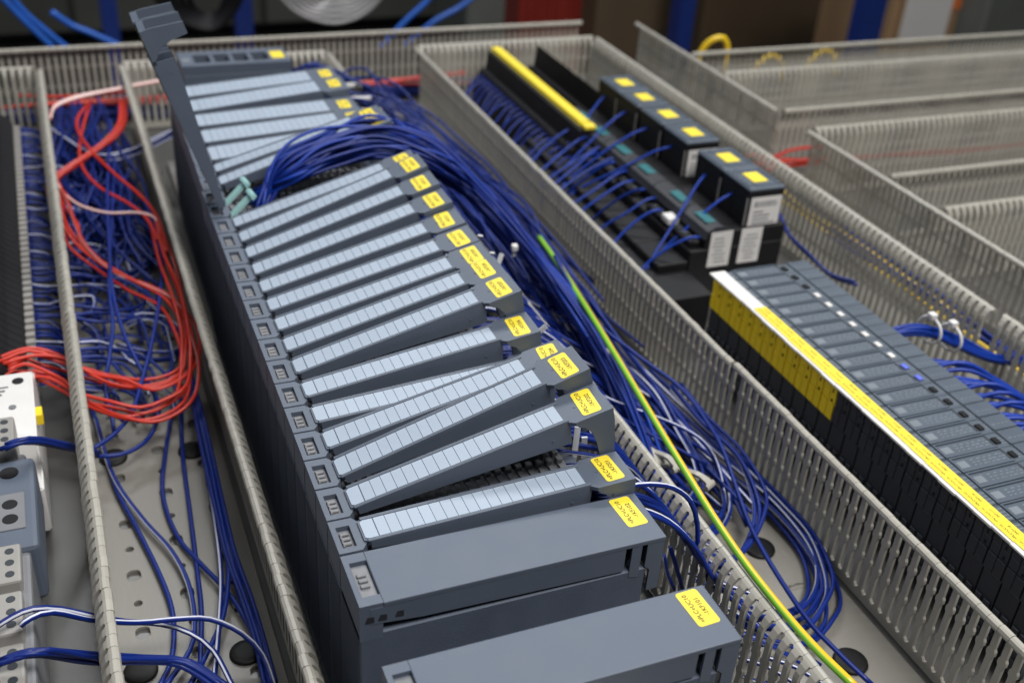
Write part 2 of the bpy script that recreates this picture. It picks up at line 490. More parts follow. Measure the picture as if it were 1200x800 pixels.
# two modules with their doors swung right up, teal levers in the connectors
for k, y in enumerate((376, 401)):
    t = rack_module(y, 24.7, 0, None, ('nearer' if k == 0 else 'farther') + ' of two rack modules with door swung fully upright and teal lever', door=False, group='modules with upright doors')
    front_door(t, 24.7, (8, 0, 133), 108 + k * 0.6, '-1KF2%02d' % (16 + k))
    bm = bmesh.new()
    prism(bm, [(0, -3), (24, -3.4), (24, -6.5), (28, -6.5), (28, 6.5), (24, 6.5), (24, 3.4), (0, 3)], 'z', 0, 2.2)
    box(bm, 4, 20, -1.2, 1.2, 2.2, 3.2)
    box(bm, 24.5, 27.5, -5.5, 5.5, 2.15, 4.2, .3)
    obj('lever', bm, 'teal', t, (14, 11, 122 if k == 0 else 121), (0, -math.radians(43), math.radians(6)))

BACK = [(426, 24.7, 17.8, 'with raised door just beyond the teal levers'), (451, 24.7, 16.0, 'with raised door, second beyond the teal levers'),
        (476, 37.6, 4.5, 'with low door partly covered by raised doors in front'), (514.5, 37.6, 3.6, 'with wide pale label strip, third from the far end'),
        (552.5, 37.6, 2.7, 'with wide pale label strip, between two like it near the far end'), (590, 37.6, 5.5, 'with wide pale label strip, second from the far end'), (628, 37.6, 4.1, 'with wide pale label strip, last before the gap at the far end')]
for k, (y, wd, a, lb) in enumerate(BACK):
    rack_module(y, wd, a, '-1KF2%02d' % (18 + k), 'grey rack module ' + lb, group='modules in the far half of the rack', x=2.0 + k * .5)

# blank-fronted modules in front
def blank_module(y, wd, text, label, x=0.0):
    t = thing('plc_module', label, 'plc module', (x, y, 0))
    put('body', body_mesh(wd, 147), t)
    bm = bmesh.new()
    # left end with its window recess, then the smooth cover
    for x0, x1, y0, y1 in ((0, 2.6, .3, wd - .3), (2.6, 11, .3, 6), (2.6, 11, wd - 6, wd - .3)): box(bm, x0, x1, y0, y1, 108, 130)
    box(bm, 2.61, 10.99, 6.01, wd - 6.01, 108, 127.4)
    hb = obj('hinge_block', bm, 'plc', t)
    bm = bmesh.new()
    m = wd / 2
    box(bm, 3.2, 10.6, 7.0, wd - 7.0, 127.42, 127.9)
    for k in (-1, 0, 1): box(bm, 4.2, 8.6, m + k * 3.6 - 1.2, m + k * 3.6 + 1.0, 127.9, 129.3, .3)
    obj('latch_window', bm, 'comb', hb)
    bm = bmesh.new()
    box(bm, 11.02, 156, .0, wd, 127.2, 130.05, .5, 2)
    for y0, y1 in ((.15, 1.5), (wd - 1.5, wd - .15)):
        prism(bm, [(5, 127.3), (5, 118), (30, 115.5), (134, 113.0), (134, 127.3)], 'y', y0, y1)
        prism(bm, [(137.5, 127.3), (137.5, 108), (143, 106.5), (143, 127.3)], 'y', y0, y1)
        prism(bm, [(146.0, 127.3), (146.0, 113), (149, 110), (149, 96), (155.6, 96), (155.6, 127.3)], 'y', y0, y1)
    box(bm, 154.2, 155.7, 1.52, wd - 1.52, 100, 127.25)
    cv = obj('front_cover', bm, 'plc', t)
    for x0 in (2.5, 8.5, 16.5):                                    # dark openings on the side next to the hinge
        bm = bmesh.new(); prism(bm, [(x0, 119.5), (x0 + 4.2, 119.0), (x0 + 4.2, 122.6), (x0 + 1.2, 122.9)], 'y', -.02, .6)
        obj('vent_slot', bm, 'plc_dark', t)
    yellow_sticker(cv, 146, wd - 12.5, 130.06, text, .05, 11.5, 22)
    return t
blank_module(-35.5, 35.2, '-1KF102', 'large grey rack module with blank smooth cover, behind the nearest one')
blank_module(-106, 35.5, '-1KF101', 'nearest large grey rack module with blank cover, cut by the bottom edge')

# rail under the rack
bm = bmesh.new(); box(bm, 8, 145, -240, 790, .3, 5.6, .5)
tag(obj('mounting_rail', bm, 'steel'), 'metal mounting rail underneath the grey module rack', 'rail')

# power supply at the far end
t = thing('power_supply', 'grey power supply with four dark vents standing alone at the far rack end', 'power supply', (26, 722, 0))
bm = bmesh.new(); box(bm, 0, 108, 0, 46, 6, 122, 1.2); obj('body', bm, 'plc', t)
bm = bmesh.new()
for x0, x1, y0, y1 in ((0, 108, 0, 10), (0, 108, 34, 46), (0, 14, 10, 34), (88, 108, 10, 34)): box(bm, x0, x1, y0, y1, 121.9, 131)
for k in range(3): box(bm, 30 + k * 19, 34 + k * 19, 10, 34, 121.9, 130.8)
cv = obj('front_cover', bm, 'plc', t)
bm = bmesh.new(); box(bm, 14, 88, 10, 34, 121.95, 124); obj('vent_slots', bm, 'black', t)
bm = bmesh.new(); box(bm, 2, 10, 14, 24, 131, 131.4); obj('nameplate', bm, 'print', cv)
yellow_sticker(cv, 98, 23, 131.05, None, 0, 13, 22)

# terminals to the right of the far modules, with bright lids
for k, (qx, qy) in enumerate(((410, 99), (420, 114), (432, 129), (448, 146), (470, 163))):
    p = at(qx, qy, 100)
    t = thing('shield_clamp', 'bright metal clamp, %s counted from the far end, right of the far modules' % ('first', 'second', 'third', 'fourth', 'fifth')[k], 'clamp', (p.x - 14, p.y, 0), 0, 'bright clamps beside the far modules')
    bm = bmesh.new(); box(bm, 0, 28, -8, 8, 60, 97, 1); obj('holder', bm, 'black', t)
    bm = bmesh.new(); box(bm, 1 + (k > 2) * 8, 27, -3.5, 3.5, 97.05, 101, 1.2, 2); obj('clip', bm, 'white', t)

# small raised marks on the floor of the middle duct
for x, y in ((303, 116), (289, 87), (285, -10), (300, 20)):
    bm = bmesh.new()
    prism(bm, [(x - 5, y - 3), (x + 5, y - 3), (x + 5, y + 3), (x - 5, y + 3)], 'z', 2.6, 2.9)
    tube(bm, [(x - 5, y, 2.9), (x, y + 1, 4.0), (x + 5, y, 2.9)], .8, 5, step=3)
    obj('cable_slot', bm, 'duct_floor', d_mid)

# ================================================================== SLIM I/O DEVICES ON THE RIGHT
NIO, IOP = 24, 15.0
bmL = bmesh.new()
# side with terminals: dark comb
def io_side(col_yellow):
    bm = bmesh.new()
    box(bm, 376, 456, .2, 14.8, 8, 56)
    box(bm, 373, 376.02, .5, 14.5, 10, 58, .4)
    for z in (14, 24, 34):
        box(bm, 371.6, 373.02, 1.5, 6.6, z, z + 7, .4); box(bm, 371.6, 373.02, 8.4, 13.5, z, z + 7, .4)
    return mesh_of(bm, 'base_unit', 'bu_dark')
SIDE = io_side(False)
def term_mesh(m):
    bm = bmesh.new()
    box(bm, 372.5, 378, .15, 14.85, 59, 86.5, .3)
    for y0, y1 in ((.5, 7.3), (7.7, 14.5)):
        box(bm, 371.2, 372.52, y0, y1, 59.6, 71.8, .25)
        box(bm, 371.6, 372.52, y0, y1, 72.3, 79.4, .25)
        box(bm, 371.2, 372.52, y0, y1, 79.9, 86.2, .25)
    return mesh_of(bm, 'terminal_block', m)
TERM_Y, TERM_D = term_mesh('yellow_pl'), term_mesh('bu_dark')
bm = bmesh.new()
box(bm, 371.0, 372.9, 3.4, 4.6, 80.6, 83.4); box(bm, 371.0, 372.9, 3.2, 4.4, 73.6, 75.4)
TSLOT = mesh_of(bm, 'slot', 'black')
bm = bmesh.new()
box(bm, 378, 458, .2, 14.8, 56.1, 88.6, .5)
box(bm, 380.5, 386, 1, 14, 88.6, 89.5, .3)
box(bm, 438.5, 457.5, .4, 14.6, 88.6, 90.0, .5)
prism(bm, [(386.5, .5), (388, .5), (388, 14.5), (386.5, 14.5)], 'z', 88.6, 90.0)
prism(bm, [(388, .5), (427, .5), (427, 2.2), (388, 2.2)], 'z', 88.6, 90.1)
prism(bm, [(388, 13.4), (427, 13.4), (427, 14.5), (388, 14.5)], 'z', 88.6, 90.1)
IOBODY = mesh_of(bm, 'body', 'dgrey_blue')
bm = bmesh.new(); box(bm, 388.1, 426.8, 2.4, 13.2, 88.62, 89.2, .2); FACE = mesh_of(bm, 'faceplate', 'dgrey_blue')
bm = bmesh.new(); box(bm, 427.4, 428.9, .6, 14.4, 88.62, 88.9); box(bm, 388.2, 426.9, 2.1, 2.6, 88.7, 89.3); GRO = mesh_of(bm, 'groove', 'groove')
bm = bmesh.new()
box(bm, 389.3, 396.2, 4.4, 10.6, 89.2, 89.32)
rr = random.Random(3)
for k in range(3):
    x = 400
    while x < 424:
        l = rr.uniform(.8, 3.2); box(bm, x, x + l, 4.6 + k * 2.6, 5.3 + k * 2.6, 89.2, 89.3); x += l + rr.uniform(.8, 3.0)
for k in range(4): box(bm, 380.9, 385.4, 2.4 + k * 2.9, 3.0 + k * 2.9, 89.5, 89.6)
for a in range(3):
    for b in range(4): box(bm, 434.2 + a * 1.6, 435.1 + a * 1.6, 3.4 + b * 2.5, 4.2 + b * 2.5, 88.62, 88.75)
x = 441
while x < 455:
    l = rr.uniform(.8, 2.4); box(bm, x, x + l, 5.2, 5.9, 90.0, 90.1); x += l + rr.uniform(1, 3)
IOPRINT = mesh_of(bm, 'print', 'print')
WIN = {}
for k_, m_ in (('white', 'paper'), ('blue', 'blue_led'), ('black', 'black')):
    bm = bmesh.new(); box(bm, 429.4, 433.6, 3.6, 9.6, 88.62, 90.0, .3); WIN[k_] = mesh_of(bm, 'status_window', m_)
ORD = ('first', 'second', 'third', 'fourth', 'fifth', 'sixth', 'seventh', 'eighth', 'ninth', 'tenth', 'eleventh', 'twelfth', 'thirteenth', 'fourteenth', 'fifteenth', 'sixteenth', 'seventeenth', 'eighteenth', 'nineteenth', 'twentieth', 'twenty-first', 'twenty-second', 'twenty-third', 'twenty-fourth')
for i in range(NIO):
    y = 268 - (i + 1) * IOP
    win = 'black' if i < 3 or i > 11 else ('blue' if i > 9 else 'white')
    yel = i < 11
    t = thing('io_module', '%s slate-grey slim module from the relays, %s window%s' % (ORD[i], win, ', yellow terminals on its side' if yel else ', dark terminals on its side'), 'io module', (0, y, 0), 0, 'row of slim slate-grey modules')
    put('base_unit', SIDE, t)
    b = put('body', IOBODY, t, (0, 0, rnd.uniform(-.15, .15)))
    put('faceplate', FACE, b); put('groove', GRO, b); put('print', IOPRINT, b)
    put('status_window', WIN[win], b)
    tb = put('terminal_block', TERM_Y if yel else TERM_D, t)
    put('slot', TSLOT, tb)
    bm = bmesh.new(); box(bm, 366.8 + rnd.uniform(-.5, .5), 380.2, 0.05, 14.95, 88.7 + rnd.uniform(-.2, .3), 90.4, .2)
    lh = obj('label_holder', bm, 'paper', t)
    if i >= 4:
        bm = bmesh.new(); dx = rnd.uniform(-.6, .6)
        box(bm, 369.6 + dx, 379.8, .1, 14.9, 90.75, 90.95)
        add_text(bm, '=PLC+UC10', 2.45, lambda u, v: Vector((373.0 + dx - v, 7.5 + u, 91.0)), 1)
        add_text(bm, '-2KF1%02d' % (i - 3), 2.45, lambda u, v: Vector((376.9 + dx - v, 7.5 + u, 91.0)), 1)
        obj('sticker', bm, ['yellow', 'ink'], lh)
bm = bmesh.new(); box(bm, 385, 455, -120, 900, .3, 7.6, .4)
tag(obj('mounting_rail', bm, 'steel'), 'metal mounting rail under the slim modules and black relays', 'rail')

# ================================================================== RELAYS
RY = [635, 589, 538, 488, 423, 377]
for i, yc in enumerate(RY):
    t = thing('relay_socket', 'black relay socket with teal stripe, %s counted from the far end' % ORD[i], 'relay socket', (0, yc, 0), 0, 'row of black relay sockets')
    hf = (24, 24, 25.5, 24.5, 32, 23)[i]; h = (23, 24.5, 24.5, 32.0, 23, 24)[i]
    bm = bmesh.new()
    box(bm, 402, 498, -h, hf, 8, 62, 1)
    box(bm, 416, 498, -h + .1, hf - .1, 61.9, 78, 1)
    box(bm, 404, 416.1, -18, 18, 61.9, 68, 1)
    box(bm, 345, 402.05, -h - (44 if i == 5 else 0), hf, 6, 44, 1)
    box(bm, 372, 402.05, -h + 1, hf - 1, 43.9, 52, 1)
    obj('base', bm, 'black', t)
    bm = bmesh.new()
    prism(bm, [(414, 72), (417, 79), (424, 82.5), (432, 82.5), (438, 78), (438, 72)], 'y', -h + .15, hf - .15)
    rg = obj('ridge', bm, 'plc_dark', t)
    bm = bmesh.new(); box(bm, 421, 431, -13, 9, 82.4, 83.1, .2); obj('teal_label', bm, 'teal_dark', rg)
    for k in (-1, 0, 1):
        bm = bmesh.new(); cyl(bm, (409, k * 11), 3.2, 68.02, 69.0, 12); obj('terminal_screw', bm, 'plc_dark', t)
    if i == 5:
        for x0 in (421, 452):
            bm = bmesh.new(); box(bm, x0, x0 + 22, -h - .45, -h - .05, 44, 78)
            for k in range(7): 
                n0 = len(bm.faces); box(bm, x0 + 3 + rr.uniform(0, 3), x0 + 19 - rr.uniform(0, 6), -h - .6, -h - .47, 48 + k * 3.8, 49 + k * 3.8)
                for f in list(bm.faces)[n0:]: f.material_index = 1
            obj('paper_label', bm, ['paper', 'mgrey'], t)
    r = thing('relay', 'black plug-in relay with yellow sticker, %s counted from the far end' % ORD[i], 'relay', (0, yc, 78), 0, 'row of black relays')
    bm = bmesh.new(); box(bm, 454, 490, -22.6, 22.6, 0.1, 34, 1.0, 2)
    if i in (3, 5): pass
    obj('case', bm, 'black', r)
    bm = bmesh.new(); box(bm, 453.6, 490.4, -22.9, 22.9, 34.05, 37, .8)
    for k in range(5):
        box(bm, 455.2, 458.6, -17 + k * 7.4, -12.4 + k * 7.4, 37, 37.8); box(bm, 485, 488.6, -17 + k * 7.4, -12.4 + k * 7.4, 37, 37.8)
    box(bm, 462, 482, 13, 18, 37, 37.7); box(bm, 462, 482, -18, -12, 37, 37.7)
    cap = obj('cap', bm, 'dgrey_blue', r)
    bm = bmesh.new(); box(bm, 465, 480, -10.5, 9.5, 37.05, 37.9, .3); obj('sticker', bm, 'yellow', cap)
    bm = bmesh.new(); box(bm, 453.2, 454, -22.4, -21.0, 2, 28); obj('edge_strip', bm, 'lgrey', r)
    if i in (3, 5):
        bm = bmesh.new(); box(bm, 457, 488.5, -23.1, -22.7, 1.6, 28.5)
        for k in range(15):
            n0 = len(bm.faces); x0 = 461 + k * 1.6; box(bm, x0, x0 + rr.uniform(.4, 1.1), -23.2, -23.12, 19, 24.5)
            for f in list(bm.faces)[n0:]: f.material_index = 1
        for k in range(4):
            n0 = len(bm.faces); box(bm, 461, 461 + rr.uniform(10, 24), -23.2, -23.12, 3 + k * 3.6, 4.4 + k * 3.6)
            for f in list(bm.faces)[n0:]: f.material_index = 1
        obj('paper_label', bm, ['paper', 'mgrey'], r)
bm = bmesh.new(); box(bm, 404, 418, 398, 412, 66, 72, .5)
tag(obj('marker_tag', bm, 'white'), 'small white tag clipped to the front of the black relay sockets', 'tag')

# black terminal rows beyond the relays, one under a yellow cover
for nm, xa, xb, ya, yb, top, cov in (('with long yellow marker strip on top', 388, 436, 594, 868, 82, True), ('without marker strip, behind the yellow-topped one', 452, 486, 664, 868, 88, False)):
    t = thing('terminal_row', 'black row of terminals ' + nm, 'terminal row', (0, 0, 0))
    bm = bmesh.new(); box(bm, xa, xb, ya, yb, 8, 50, 1); obj('base', bm, 'black', t)
    me = None
    n = int((yb - ya) / 9)
    for k in range(n):
        if me is None:
            bm = bmesh.new()
            prism(bm, [(xa + 2, 50), (xa + 8, 62), (xa + 14, 62), (xa + 17, top), (xb - 17, top), (xb - 14, 62), (xb - 8, 62), (xb - 2, 50)], 'y', .3, 8.2)
            me = mesh_of(bm, 'terminal', 'black')
        put('terminal', me, t, (0, ya + k * 9, 0))
    if cov:
        bm = bmesh.new(); prism(bm, [(xa + 22, top + .1), (xa + 23, top + 4), (xa + 34, top + 4), (xa + 35, top + .1)], 'y', ya + 14, yb)
        box(bm, xa + 22, xa + 35, ya - 1, ya + 11, top + .1, top + 4.4, .8)
        obj('marker_strip', bm, 'yellow', t)

# ================================================================== LEFT-HAND DEVICES
t = thing('terminal_strip', 'black terminal strip with white markers at the left edge', 'terminal strip')
bm = bmesh.new(); box(bm, -190, -140, 320, 840, 8, 44, 1); obj('base', bm, 'black', t)
bm = bmesh.new(); prism(bm, [(-172, 44), (-169, 62), (-157, 62), (-150, 55), (-141, 48), (-141, 44)], 'y', .2, 9.7); TB = mesh_of(bm, 'terminal', 'black')
bm = bmesh.new(); box(bm, -139.9, -133, .8, 6.2, 34, 42, .6); TBW = mesh_of(bm, 'marker', 'lgrey')
for k in range(50):
    y = 322 + k * 10.3
    p = put('terminal', TB, t, (0, y, 0)); put('marker', TBW, p)
bm = bmesh.new(); box(bm, -170, -166, 322, 838, 62.02, 64, .3); obj('white_rail', bm, 'lgrey', t)

t = thing('circuit_breaker', 'white miniature circuit breaker with yellow tab at the left edge', 'circuit breaker', (0, 0, 0))
bm = bmesh.new()
prism(bm, [(204, 10), (204, 44), (222, 44), (226, 66), (300, 70), (302, 58), (322, 56), (322, 10)], 'y', -200, -134)
for v in bm.verts: v.co = Vector((v.co.y, v.co.x, v.co.z))
bmesh.ops.bevel(bm, geom=bm.edges[:], offset=1.2, segments=2, affect='EDGES')
cb = obj('case', bm, 'white', t)
bm = bmesh.new(); cyl(bm, (-143, 290), 3.6, 69.0, 69.9, 16); obj('screw_hole', bm, 'black', cb)
bm = bmesh.new(); cyl(bm, (-147, 262), 2.3, 67.8, 68.6, 12); obj('screw', bm, 'mgrey', cb)
bm = bmesh.new(); box(bm, -134.4, -130, 252, 262, 58, 66, .5); obj('tab', bm, 'yellow_pl', t)
bm = bmesh.new()
for k in range(3): box(bm, -158, -153 + k * 2, 276 + k * 4, 277.2 + k * 4, 68.9 + k * .05, 69.6)
obj('print', bm, 'mgrey', cb)

def terminal_face(bm, x0, y0, z, nx, ny):
    pass
t = thing('power_module', 'dark blue-grey device with grey screwless terminals at the lower left edge', 'power supply', (0, 0, 0))
bm = bmesh.new(); box(bm, -230, -141, -120, 214, 8, 66, 2, 2); obj('body', bm, 'mgrey', t)
bm = bmesh.new(); box(bm, -200, -136, 122, 204, 30, 70, 3, 2); obj('front_block', bm, 'plc', t)
for (x, y, z, r) in ((-150, 190, 70.1, 5.2), (-150, 160, 70.1, 4.2), (-150, 147, 70.1, 4.2)):
    bm = bmesh.new(); cyl(bm, (x, y), r, z - .1, z + .8, 16); obj('socket_hole', bm, 'black', t)
bm = bmesh.new(); box(bm, -158, -142, 138, 170, 70.02, 70.7, .5); obj('socket_plate', bm, 'mgrey', t)
for k, y in enumerate((205, 92, 55, 18, -19, -56)):
    bm = bmesh.new(); box(bm, -200, -145, y, y + 30, 50, 74 if k else 80, 1.5, 2)
    tb = obj('terminal_block', bm, 'lgrey', t)
    for a in range(2):
        for b in range(3):
            bm = bmesh.new(); zt = 74 if k else 80
            if a == 0: cyl(bm, (-150.5, y + 6 + b * 9), 2.3, zt + .02, zt + .3, 12)
            else: box(bm, -161, -156, y + 5 + b * 9, y + 7.6 + b * 9, zt + .02, zt + .3)
            obj('terminal_hole', bm, 'groove', tb)

# ================================================================== WIRES
STR = (0,)          # sides of a wire that carry the white stripe
_sk = 0
def plain(nm, pts, r, m, label, group, n=7): return wire(nm, pts, r, m, label, 'wire', group, n)
def striped(nm, pts, r, label, group, base='blue', st='white_w', tw=0.0): global _sk; _sk += 1; return wire(nm, pts, r, [base, st], label, 'wire', group, 9, ((_sk * 2) % 3,), tw)

# -- the bundle that arches from the teal levers over the rack into the middle duct
ARCH = [(36, 396, 131), (60, 402, 148), (95, 410, 160), (140, 417, 163), (185, 412, 145), (222, 388, 112), (246, 340, 82), (256, 280, 66), (254, 215, 58), (246, 150, 48), (238, 95, 34)]
for k in range(44):
    sd = random.Random(100 + k)
    u, v, q = sd.uniform(-1, 1), sd.uniform(-1, 1), sd.random()
    pts = []
    for j, p in enumerate(ARCH):
        s = min(1.0, .30 + j * .16)
        pts.append(Vector(p) + Vector((u * 9 * s + sd.gauss(0, 2.0), v * 20 * s + sd.gauss(0, 3.5) + (0 if j > 4 else (k % 2) * 14 - 5), -8 * s + (1 - q) * 20 * s - u * 13 * s + sd.gauss(0, 2.0))))
    pts = pts[:len(pts) - sd.choice((0, 0, 1, 2))]
    pts[0] = Vector((34 + sd.uniform(-2, 6), (389 if k % 2 else 413) + sd.uniform(-8, 8), 126 + sd.uniform(-4, 5)))
    plain('blue_wire', pts, 1.35, 'blue' if k % 3 else 'blue2', 'blue wire in the thick bundle arching from the teal levers over the rack', 'blue wires arching over the rack')
# -- wires from under the door heads down into the middle duct
for k in range(66):
    sd = random.Random(900 + k)
    y = sd.uniform(5, 365)
    tail = sd.uniform(80, 240)
    x2 = 228 + sd.uniform(0, 70)
    pts = [(138, y, 117 + sd.uniform(-3, 3)), (160, y - 2, 116), (182, y - 6, 108 - sd.uniform(0, 6)), (205, y - 14, 91), (224, y - 26, 72 - sd.uniform(0, 8)), (x2 - 8, y - 60, 42 - sd.uniform(0, 20)), (x2 + sd.uniform(-10, 10), y - 60 - tail * .5, 18 + sd.uniform(-8, 16)), (x2 + sd.uniform(-14, 14), y - 60 - tail, 10 + sd.uniform(-4, 8))]
    pts = [p for p in pts if p[1] > 60] if y > 150 else [(138, y, 117), (160, y - 2, 114 - sd.uniform(0, 4)), (182, y - 6, 102), (198, y - 12, 84), (208, y - 16, 66), (222, y - 26, 48), (238, y - 42, 30)]
    if len(pts) < 3: continue
    lab = 'thin blue wire leaving the raised module doors for the middle duct'
    if k % 4 == 0: striped('striped_wire', pts, 1.25, 'blue and white striped wire leaving the raised module doors', 'striped wires leaving the modules')
    else: plain('blue_wire', pts, 1.3, 'blue', lab, 'blue wires leaving the modules')
# -- wires running along the middle duct past the earth wire
RUN = [(262, 560, 50), (270, 470, 52), (272, 390, 48), (272, 310, 42), (276, 250, 32), (284, 195, 24), (290, 140, 16), (296, 90, 12), (302, 40, 9)]
for k in range(34):
    sd = random.Random(300 + k)
    ox, oz = sd.uniform(-36, 24), sd.uniform(-22, 26)
    pts = [Vector(p) + Vector((ox * (1 - .045 * j) + sd.gauss(0, 2.5), sd.gauss(0, 5), max(oz * (1 - .12 * j), 5 - p[2]) + sd.gauss(0, 1.2))) for j, p in enumerate(RUN)]
    pts = pts[:sd.choice((4, 5, 6, 6, 7, 8))]
    if k % 4 == 0: striped('striped_wire', pts, 1.3, 'blue and white striped wire lying along the middle duct', 'striped wires along the middle duct', tw=.03)
    else: plain('blue_wire', pts, 1.35, 'blue', 'blue wire lying along the middle duct', 'blue wires along the middle duct')
# -- loops on the duct floor
LOOPS = [
    (px((742, 448, 22), (790, 490, 20), (850, 545, 17), (905, 592, 14), (945, 640, 10), (960, 680, 9), (955, 705, 12), (930, 722, 18), (890, 728, 26), (868, 724, 34)), 5, 7),
    (px((760, 440, 20), (830, 505, 18), (885, 560, 15), (925, 600, 12), (958, 640, 10), (973, 690, 9), (968, 722, 10), (945, 745, 14), (905, 745, 24), (880, 742, 32)), 4, 8),
    (px((790, 450, 35), (825, 490, 35), (865, 530, 32), (887, 575, 28), (890, 605, 28), (878, 635, 30), (855, 655, 36), (830, 662, 42)), 3, 6),
    (px((740, 430, 30), (775, 465, 30), (800, 505, 28), (820, 545, 24), (823, 578, 22), (808, 602, 26), (790, 612, 34)), 3, 6),
    (px((700, 420, 30), (738, 455, 28), (765, 490, 26), (775, 525, 24), (772, 560, 26), (752, 585, 34), (738, 594, 44)), 3, 6),
    (px((765, 460, 22), (806, 520, 20), (838, 552, 18), (850, 590, 18), (842, 618, 24), (822, 632, 32)), 3, 5),
]
for li, (path, cnt, amp) in enumerate(LOOPS):
    for k in range(cnt):
        pts = jitter(path, amp * .8, li * 20 + k + 5)
        for p in pts: p.z = max(p.z, 4.2)
        if (li + k) % 5 < 3: striped('striped_wire', pts, 1.4, 'blue and white striped wire looping on the floor of the middle duct', 'striped wires looping in the middle duct', tw=.02)
        else: plain('blue_wire', pts, 1.4, 'blue', 'plain blue wire looping on the floor of the middle duct', 'plain wires looping in the middle duct')
plain('blue_wire', px((650, 300, 78), (690, 368, 66), (745, 415, 62), (798, 455, 58), (832, 500, 50), (850, 534, 44), (883, 624, 34), (940, 717, 24), (980, 762, 18), (1022, 802, 12)), 1.6, 'blue', 'single dark blue wire running the length of the middle duct over the rivet', None)
striped('striped_wire', px((716, 578, 131), (735, 570, 132), (760, 567, 127), (788, 571, 117), (809, 587, 104), (817, 612, 88), (818, 640, 70), (824, 668, 54), (838, 692, 44)), 1.5, 'blue and white wire bowing out over the duct edge beside the blank module', None)
striped('striped_wire', px((700, 512, 118), (716, 540, 108), (722, 560, 95), (724, 585, 80), (735, 600, 60)), 1.4, 'blue and white wire dropping between two labelled modules and the duct', None)
for k, q in enumerate((((785, 640, 70), (792, 662, 55), (800, 690, 35)), ((778, 650, 72), (782, 672, 55), (790, 690, 40)), ((690, 500, 112), (700, 520, 100), (712, 545, 84)))):
    striped('striped_wire', px(*q), 1.3, 'short blue and white wire between blank module and the duct fingers', 'short wires beside the blank modules')
# short ends poking through the near wall of the middle duct
for k in range(26):
    sd = random.Random(60 + k)
    y = -95 + k * 5.4 + sd.uniform(-2, 2); z = 22 + sd.uniform(-10, 34)
    striped('striped_wire', [(217, y + 2, z + 1), (221, y - 1, z), (232, y - 6, z - 4), (248, y - 16, max(5, z - 14))], 1.25, 'blue and white wire end poking through the duct fingers beside the nearest module', 'wire ends poking through the duct fingers')
# earth wire: green with yellow
EW = px((632, 278, 62), (660, 318, 68), (688, 362, 74), (715, 406, 78), (745, 456, 80), (775, 506, 81), (805, 555, 82), (836, 605, 82), (870, 655, 82), (908, 704, 82), (952, 755, 80), (1004, 806, 78))
bm = bmesh.new(); tube(bm, EW, 2.25, 12, (5, 6, 7, 8, 9, 10), 7.0, .016)
tag(obj('earth_wire', bm, ['gy_g', 'gy_y']), 'thick green and yellow earth wire running down the middle duct', 'wire')
# dark tangle at the far end of the middle duct
def tangle(name, label, n, fn, r, m, seed):
    bm = bmesh.new(); sd = random.Random(seed)
    for k in range(n): tube(bm, fn(sd, k), r, 6, step=14)
    for f in bm.faces:
        f.smooth = True
    return tag(obj(name, bm, m), label, 'wires', None, 'stuff')
def far_fn(sd, k):
    x = sd.uniform(172, 300); y0 = sd.uniform(480, 760); z = sd.uniform(8, 84) * (1 - .35 * abs(x - 240) / 70)
    return [(120 + sd.uniform(0, 40), y0 + sd.uniform(20, 60), 95 + sd.uniform(-15, 8)), (178, y0 + sd.uniform(0, 50), 100 + sd.uniform(-20, 12)), (x * .5 + 110, y0 + sd.uniform(-20, 30), z + 26), (x + 6, y0 - 60, z), (x + 14, y0 - 140, z * .9), (x + sd.uniform(-20, 20) + 14, y0 - 240, z * .7 + 4)]
tangle('wire_tangle', 'dense tangle of dark blue wires heaped at the far end of the middle duct', 130, far_fn, 1.5, 'blue', 5)

# -- left duct: red wires
REDS = [
    px((187, 262, 55), (197, 300, 55), (213, 343, 52), (223, 383, 48), (227, 417, 45), (220, 453, 40), (200, 473, 36), (167, 483, 36), (133, 477, 40), (100, 464, 44), (82, 452, 46), (50, 436, 54), (30, 432, 58), (12, 440, 60)),
    px((58, 215, 46), (66, 240, 50), (78, 264, 52), (89, 288, 48), (127, 317, 42), (160, 333, 40), (190, 352, 40), (212, 383, 40), (218, 417, 38), (205, 440, 36), (167, 452, 36), (133, 447, 38), (93, 432, 42), (62, 420, 52), (30, 412, 58), (-8, 424, 60)),
]
SEEDS = ((0, 7.5, 5), (1, 8.5, 5))
for ri, s, cnt in SEEDS:
    for k in range(cnt):
        pts = jitter(REDS[ri], s, 40 + ri * 10 + k)
        if k % 3 == 2: wire('red_white_wire', pts, 1.35, ['red', 'pink'], 'red and white wire in the sagging loop above the left duct floor', 'wire', 'red and white wires in the left duct', 9, (1,), .0)
        else: plain('red_wire', pts, 1.35, 'red', 'plain red wire in the sagging loop above the left duct floor', 'red wires in the left duct')
